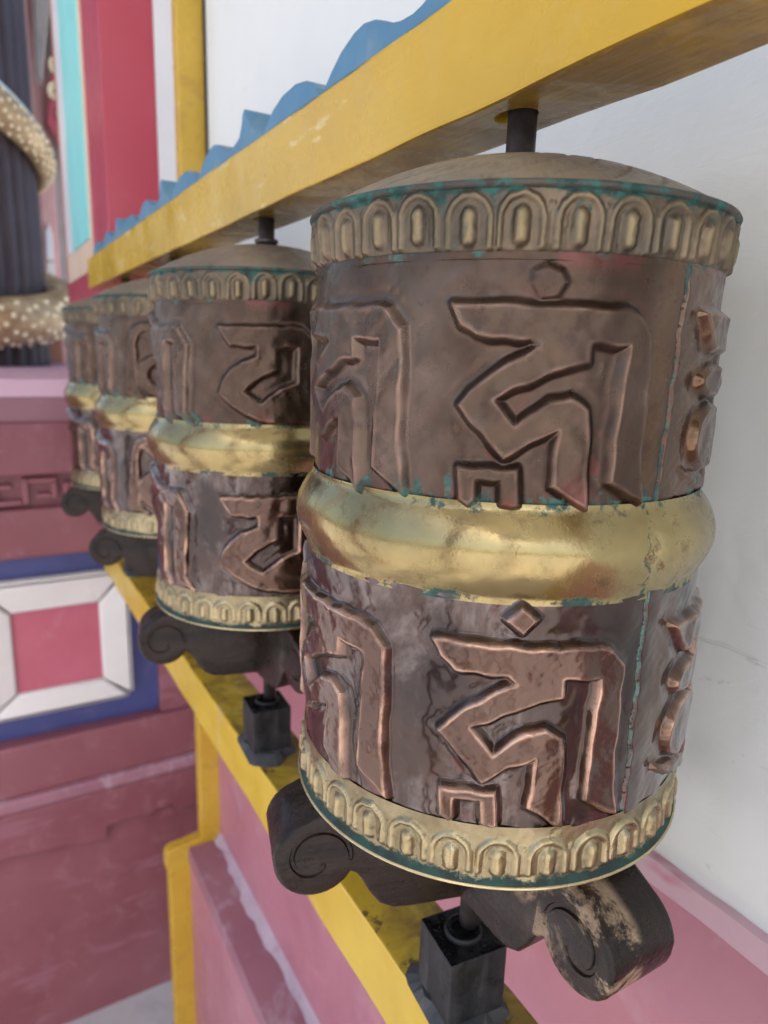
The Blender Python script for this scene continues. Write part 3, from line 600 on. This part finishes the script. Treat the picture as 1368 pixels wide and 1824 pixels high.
def petal_band(k, low, root, per, nz, phase):
    rs = np.random.RandomState(50 + 2 * k + low); NP = 31; nt_ = NP * per
    z0, z1 = (ZLB, ZD0 + .002) if low else (ZU1 - .003, ZL + .002)
    T1 = np.arange(nt_) / nt_ * 2 * np.pi + math.radians(phase); Z1 = np.linspace(z0, z1, nz); T, Z = np.meshgrid(T1, Z1); H = z1 - z0
    zz_ = (Z - z0) / H
    pid = np.floor((T - T1[0]) / (2 * np.pi / NP) + 1e-6).astype(int) % NP
    rv = rs.uniform(-1, 1, (NP, 5)) * 1.5
    loc = (((T - T1[0]) / (2 * np.pi / NP)) % 1 - .5) * (2 * np.pi / NP) * .203 + rv[pid, 0] * .0012
    zl = Z - z0 - rv[pid, 1] * .0010
    loc = loc + tnoise(T, Z, rs, 60, 140, 10, 500) * .0004; zl = zl + tnoise(T, Z, rs, 60, 140, 10, 500) * .0005
    def caps(x, y, ya, yb, r): return r - np.hypot(x, y - np.clip(y, ya, yb))
    yb = .010 if low else .010
    hi = .0325 if low else .0335
    bead = caps(loc, zl, yb + .0055, hi - .0025, .0062)
    ar = np.abs(loc) * .0; arch = caps(loc, zl, -.05, hi - .005, .0162)
    ridge = .0027 - np.abs(arch)
    ridge2 = .0014 - np.abs(caps(loc, zl, -.05, hi - .005, .0110))
    btw = .0012 - np.abs(np.abs(loc) - .0203)
    dome = np.sqrt(np.clip((bead + .0006) / .0068, 0, 1))
    L = dome * .0058 + sstep((ridge + .0015) / .0035) * .0036 + sstep((ridge2 + .001) / .002) * .0008 + sstep((btw + .001) / .002) * .0016 * (zl < hi + .006)
    fade = sstep((zl - (.009 if low else .0045)) / .004) * sstep((z1 - Z) / .004)
    L = L * fade * (1 + .16 * tnoise(T, Z, rs, 8, 40, 14, 120))
    dent = tnoise(T, Z, rs, 5, 30, 14, 100) * .00035 + tnoise(T, Z, rs, 40, 120, 14, 400) * .00018
    if low: base = .2045 + .0018 * (1 - zz_) + .004 * np.exp(-((Z - z0) / .005) ** 2)
    else: base = .1945 + .0038 * zz_ - .0025 * np.exp(-((zz_ - .06) / .06) ** 2) + .0012 * np.exp(-((zz_ - 0.) / .03) ** 2)
    R = base + L + dent * fade
    inside = (arch > -.0052) & (zl > (.006 if low else .004)) & (zl < hi + .0172)
    vis = (np.degrees(T1[0]) + (np.arange(NP) + .5) * 360 / NP) % 360; vis = (vis > 165) & (vis < 325)
    grp = np.where(inside & vis[pid], pid + 1, 0)
    rel = np.clip(dome ** 1.5 + .55 * sstep((ridge + .0015) / .0035), 0, 1) * fade
    if low: verd = .66 * np.exp(-((Z - z0) / .008) ** 2) + .34 * (1 - rel) * sstep((hi - zl) / .02) + .10
    else: verd = .80 * np.exp(-((z1 - Z) / .006) ** 1.5) + .20 * (1 - rel) * sstep((zl - .014) / .02) + .10 + .10 * tnoise(T, Z, rs, 3, 14, 12, 30) - .22 * dome
    edge = np.exp(-(((ridge) - .0015) / .001) ** 2) * (.7 if low else .15) * fade + np.exp(-((bead - .004) / .0015) ** 2) * (.4 if low else .2) * fade
    return grid_parts('lower_petal_band' if low else 'upper_petal_band', T1, Z1, R, dict(relief=rel, verd=np.clip(verd, 0, 1), edge=np.clip(edge, 0, 1)), grp, MT['brass_bottom' if low else 'brass_top'], root, 'petal', ZB)
def waist(k, root, nt_, nz):
    rs = np.random.RandomState(90 + k); T1 = np.linspace(0, 2 * np.pi, nt_, endpoint=False); s1 = np.linspace(0, 1, nz)
    zc = np.interp(s1, [0, .06, .5, .94, 1], [ZW0 - .006, ZW0, .0005, ZW1, ZW1 + .007]); T, s = np.meshgrid(T1, s1)
    bul = np.sin(np.pi * np.clip((s - .04) / .92, 0, 1)) ** .95
    R = np.interp(s, [0, .06, .94, 1], [.2030, .2022, .1975, .1968]) + bul * np.interp(s, [0, 1], [.0122, .0165])
    R += bul * (tnoise(T, s, rs, 2, 8, 10, 6) * .0005 + tnoise(T, s, rs, 10, 34, 14, 12) * .00012)
    d = T - math.radians(266) - .02 * np.sin(s * 9) - .012 * np.sin(s * 23)
    if k: d = d - math.radians(40)
    seam = np.exp(-(d / .007) ** 2)
    crum = np.exp(-((d - .05) / .05) ** 2) * np.exp(-((s - .5) / .22) ** 2)
    R += bul * (np.where(d > 0, 0, .0022 * np.exp(d / .10)) - .0026 * seam) - crum * .0028 * (1 + np.sin(T * 130 + s * 30) * .7 + np.sin(s * 40 + T * 60) * .5)
    verd = .75 * seam + (.46 + .22 * tnoise(T, s, rs, 3, 14, 12, 4)) * np.exp(-(s / .14) ** 2) + .42 * np.exp(-((1 - s) / .14) ** 2) + .34 * crum + .06
    at = dict(relief=crum, verd=np.clip(verd, 0, 1), edge=crum * .5)
    return grid_parts('waist_ring', T1, zc, R, at, np.zeros(T.shape, int), MT['brass_waist'], root, 'x', ZB)
def lid(k, root, nt_, nr):
    T1 = np.linspace(0, 2 * np.pi, nt_, endpoint=False); q = np.linspace(0, 1, nr); T, Q = np.meshgrid(T1, q)
    r = .199 * (1 - Q) + .012 * Q; z = ZL + .002 + .054 * (1 - (r / .199) ** 2.2) + .005 * Q
    n = 26; fr = ((T + .9 * (1 - Q) ** 1.5) * n / (2 * np.pi)) % 1 - .5
    gro = np.exp(-(fr * r / .011) ** 2 * 2) + .8 * np.exp(-(((Q - .16 - .10 * np.cos(fr * np.pi)) * .2) / .0020) ** 2)
    z = z - .0026 * gro * (Q > .02) * (Q < .9)
    V = np.stack([r * np.cos(T), r * np.sin(T), z - ZB], -1).reshape(-1, 3)
    i, j = np.meshgrid(np.arange(nr - 1), np.arange(nt_), indexing='ij'); j2 = (j + 1) % nt_
    Fc = np.stack([i * nt_ + j, i * nt_ + j2, (i + 1) * nt_ + j2, (i + 1) * nt_ + j], -1).reshape(-1, 4)
    link('domed_lid', mesh('domed_lid', V, Fc, MT['brass_lid'], True, dict(relief=1 - gro.ravel(), verd=np.clip(.5 * np.exp(-(Q / .05) ** 2), 0, 1).ravel(), edge=0 * Q.ravel())), root)
# scroll arm: side profile in (s, z), s outwards from the axis
SZ0, SB = -.3005, -.452
def arm_profile():
    p = [(.0, SZ0), (.16, SZ0 - .002), (.185, SZ0 - .014)]
    cx, cz, r = .2, -.372, .046
    for a in np.linspace(72, -150, 22): p.append((cx + r * math.cos(math.radians(a)) * (1.0 if a > 0 else .97), cz + r * math.sin(math.radians(a)) * .98))
    p += [(.155, -.398), (.149, -.406), (.140, -.424), (.128, -.441), (.112, -.450), (.094, SB), (0, SB)]
    return p
ARMT = .043
def make_arm(mat, bare):
    o = prism('scroll_arm', arm_profile(), 'y', -ARMT, ARMT, MT[mat], None, .006, (0, 0, ZB), True, 3)
    cv, cf = [], []
    for side in (-1, 1):
        pts = []
        for q in np.linspace(0, 1, 34):
            a = math.radians(190 - 330 * q); rr = .030 * (1 - q) ** .6 + .008
            pts.append((.199 + rr * math.cos(a), side * (ARMT + .0005), -.371 + rr * math.sin(a) - ZB))
        V, Fq = tube_mesh(pts, np.concatenate([[.0022], np.full(32, .0034), [.002]]), 6, True, (0., 1., 0.)); b = len(cv); cv += list(V); cf += [tuple(b + x for x in q) for q in Fq]
    boolean_cut(o, mesh('cut', np.array(cv), cf, MT['dark']))
    me = o.data; bpy.data.objects.remove(o)
    at = me.attributes.new('bare', 'FLOAT', 'POINT'); co = np.zeros(len(me.vertices) * 3); me.vertices.foreach_get('co', co); co = co.reshape(-1, 3) / U
    at.data.foreach_set('value', np.where((co[:, 0] > .150) & (co[:, 1] < -ARMT + .012) & bare, 1., 0.).astype(np.float32))
    me.polygons.foreach_set('use_smooth', np.ones(len(me.polygons), bool)); me.set_sharp_from_angle(angle=math.radians(38)); return me
arm_me, arm_bare = make_arm('wood', False), make_arm('wood_bare', True)
wl = ['nearest and largest prayer wheel, embossed copper drum with brass waist ring and a green seam', 'second nearest prayer wheel, copper drum half hidden behind the nearest one',
      'third prayer wheel from the front, blurred copper drum between its two neighbours', 'farthest prayer wheel, small blurred copper drum at the left end of the row']
RES = [dict(nd=620, nc=120, nz=150, per=26, pz=34, wt=420, wz=40, lt=520, lr=40), dict(nd=330, nc=90, nz=80, per=16, pz=22, wt=240, wz=24, lt=208, lr=24),
       dict(nd=190, nc=60, nz=46, per=10, pz=14, wt=140, wz=16, lt=104, lr=14), dict(nd=140, nc=50, nz=36, per=8, pz=12, wt=110, wz=14, lt=78, lr=12)]
ROT = [0, 3, -3, 4]
for k, (x, y) in enumerate(WPOS):
    q = RES[k]; root = empty('prayer_wheel', (x, y, ZB)); tag(root, wl[k], 'prayer wheel', 'row of prayer wheels under the yellow beam')
    drum(k, 0, root, q['nd'], q['nc'], q['nz']); drum(k, 1, root, q['nd'], q['nc'], q['nz'])
    petal_band(k, 0, root, q['per'], q['pz'], 214.2 + 5.0 * k); petal_band(k, 1, root, q['per'], q['pz'], 218.6 + 4 * k)
    waist(k, root, q['wt'], q['wz']); lid(k, root, q['lt'], q['lr'])
    lathe('upper_rim', [(.197, ZL - .003), (.2012, ZL - .001), (.2022, ZL + .0012), (.2012, ZL + .003), (.198, ZL + .0032)], MT['rim_green'], root, ZB, 160, dict(relief=.3, verd=.5, edge=0.))
    lathe('lower_rim', [(.206, ZLB + .001), (.2105, ZLB + .0008), (.2117, ZLB - .0008), (.2105, ZLB - .0024), (.205, ZLB - .0024)], MT['rim_bright'], root, ZB, 160, dict(relief=.8, verd=.0, edge=.3))
    lathe('bottom_plate', [(.2055, ZLB - .0008), (.014, ZLB - .0012)], MT['bottom_plate'], root, ZB, 96, dict(relief=.1, verd=.2, edge=0.))
    rod = [(.0005, ZB + .016), (.0125, ZB + .016), (.0125, -.40), (.0142, -.399), (.0142, ZLB), (.0142, BZ0 + .03), (.0005, BZ0 + .03)]
    lathe('shaft', rod, MT['steel'], root, ZB, 28)
    lathe('shaft_collar', [(.013, .349), (.020, .349), (.021, .3455), (.019, .342)], MT['steel'], root, ZB, 28) if k else None
    for i, ang in enumerate((164, 270, -16, 90)):
        a = link('scroll_arm', arm_bare if (k == 0 and i == 1) else arm_me, root); a.rotation_euler.z = math.radians(ang + ROT[k]); a.location.z = -.0012 * U * i
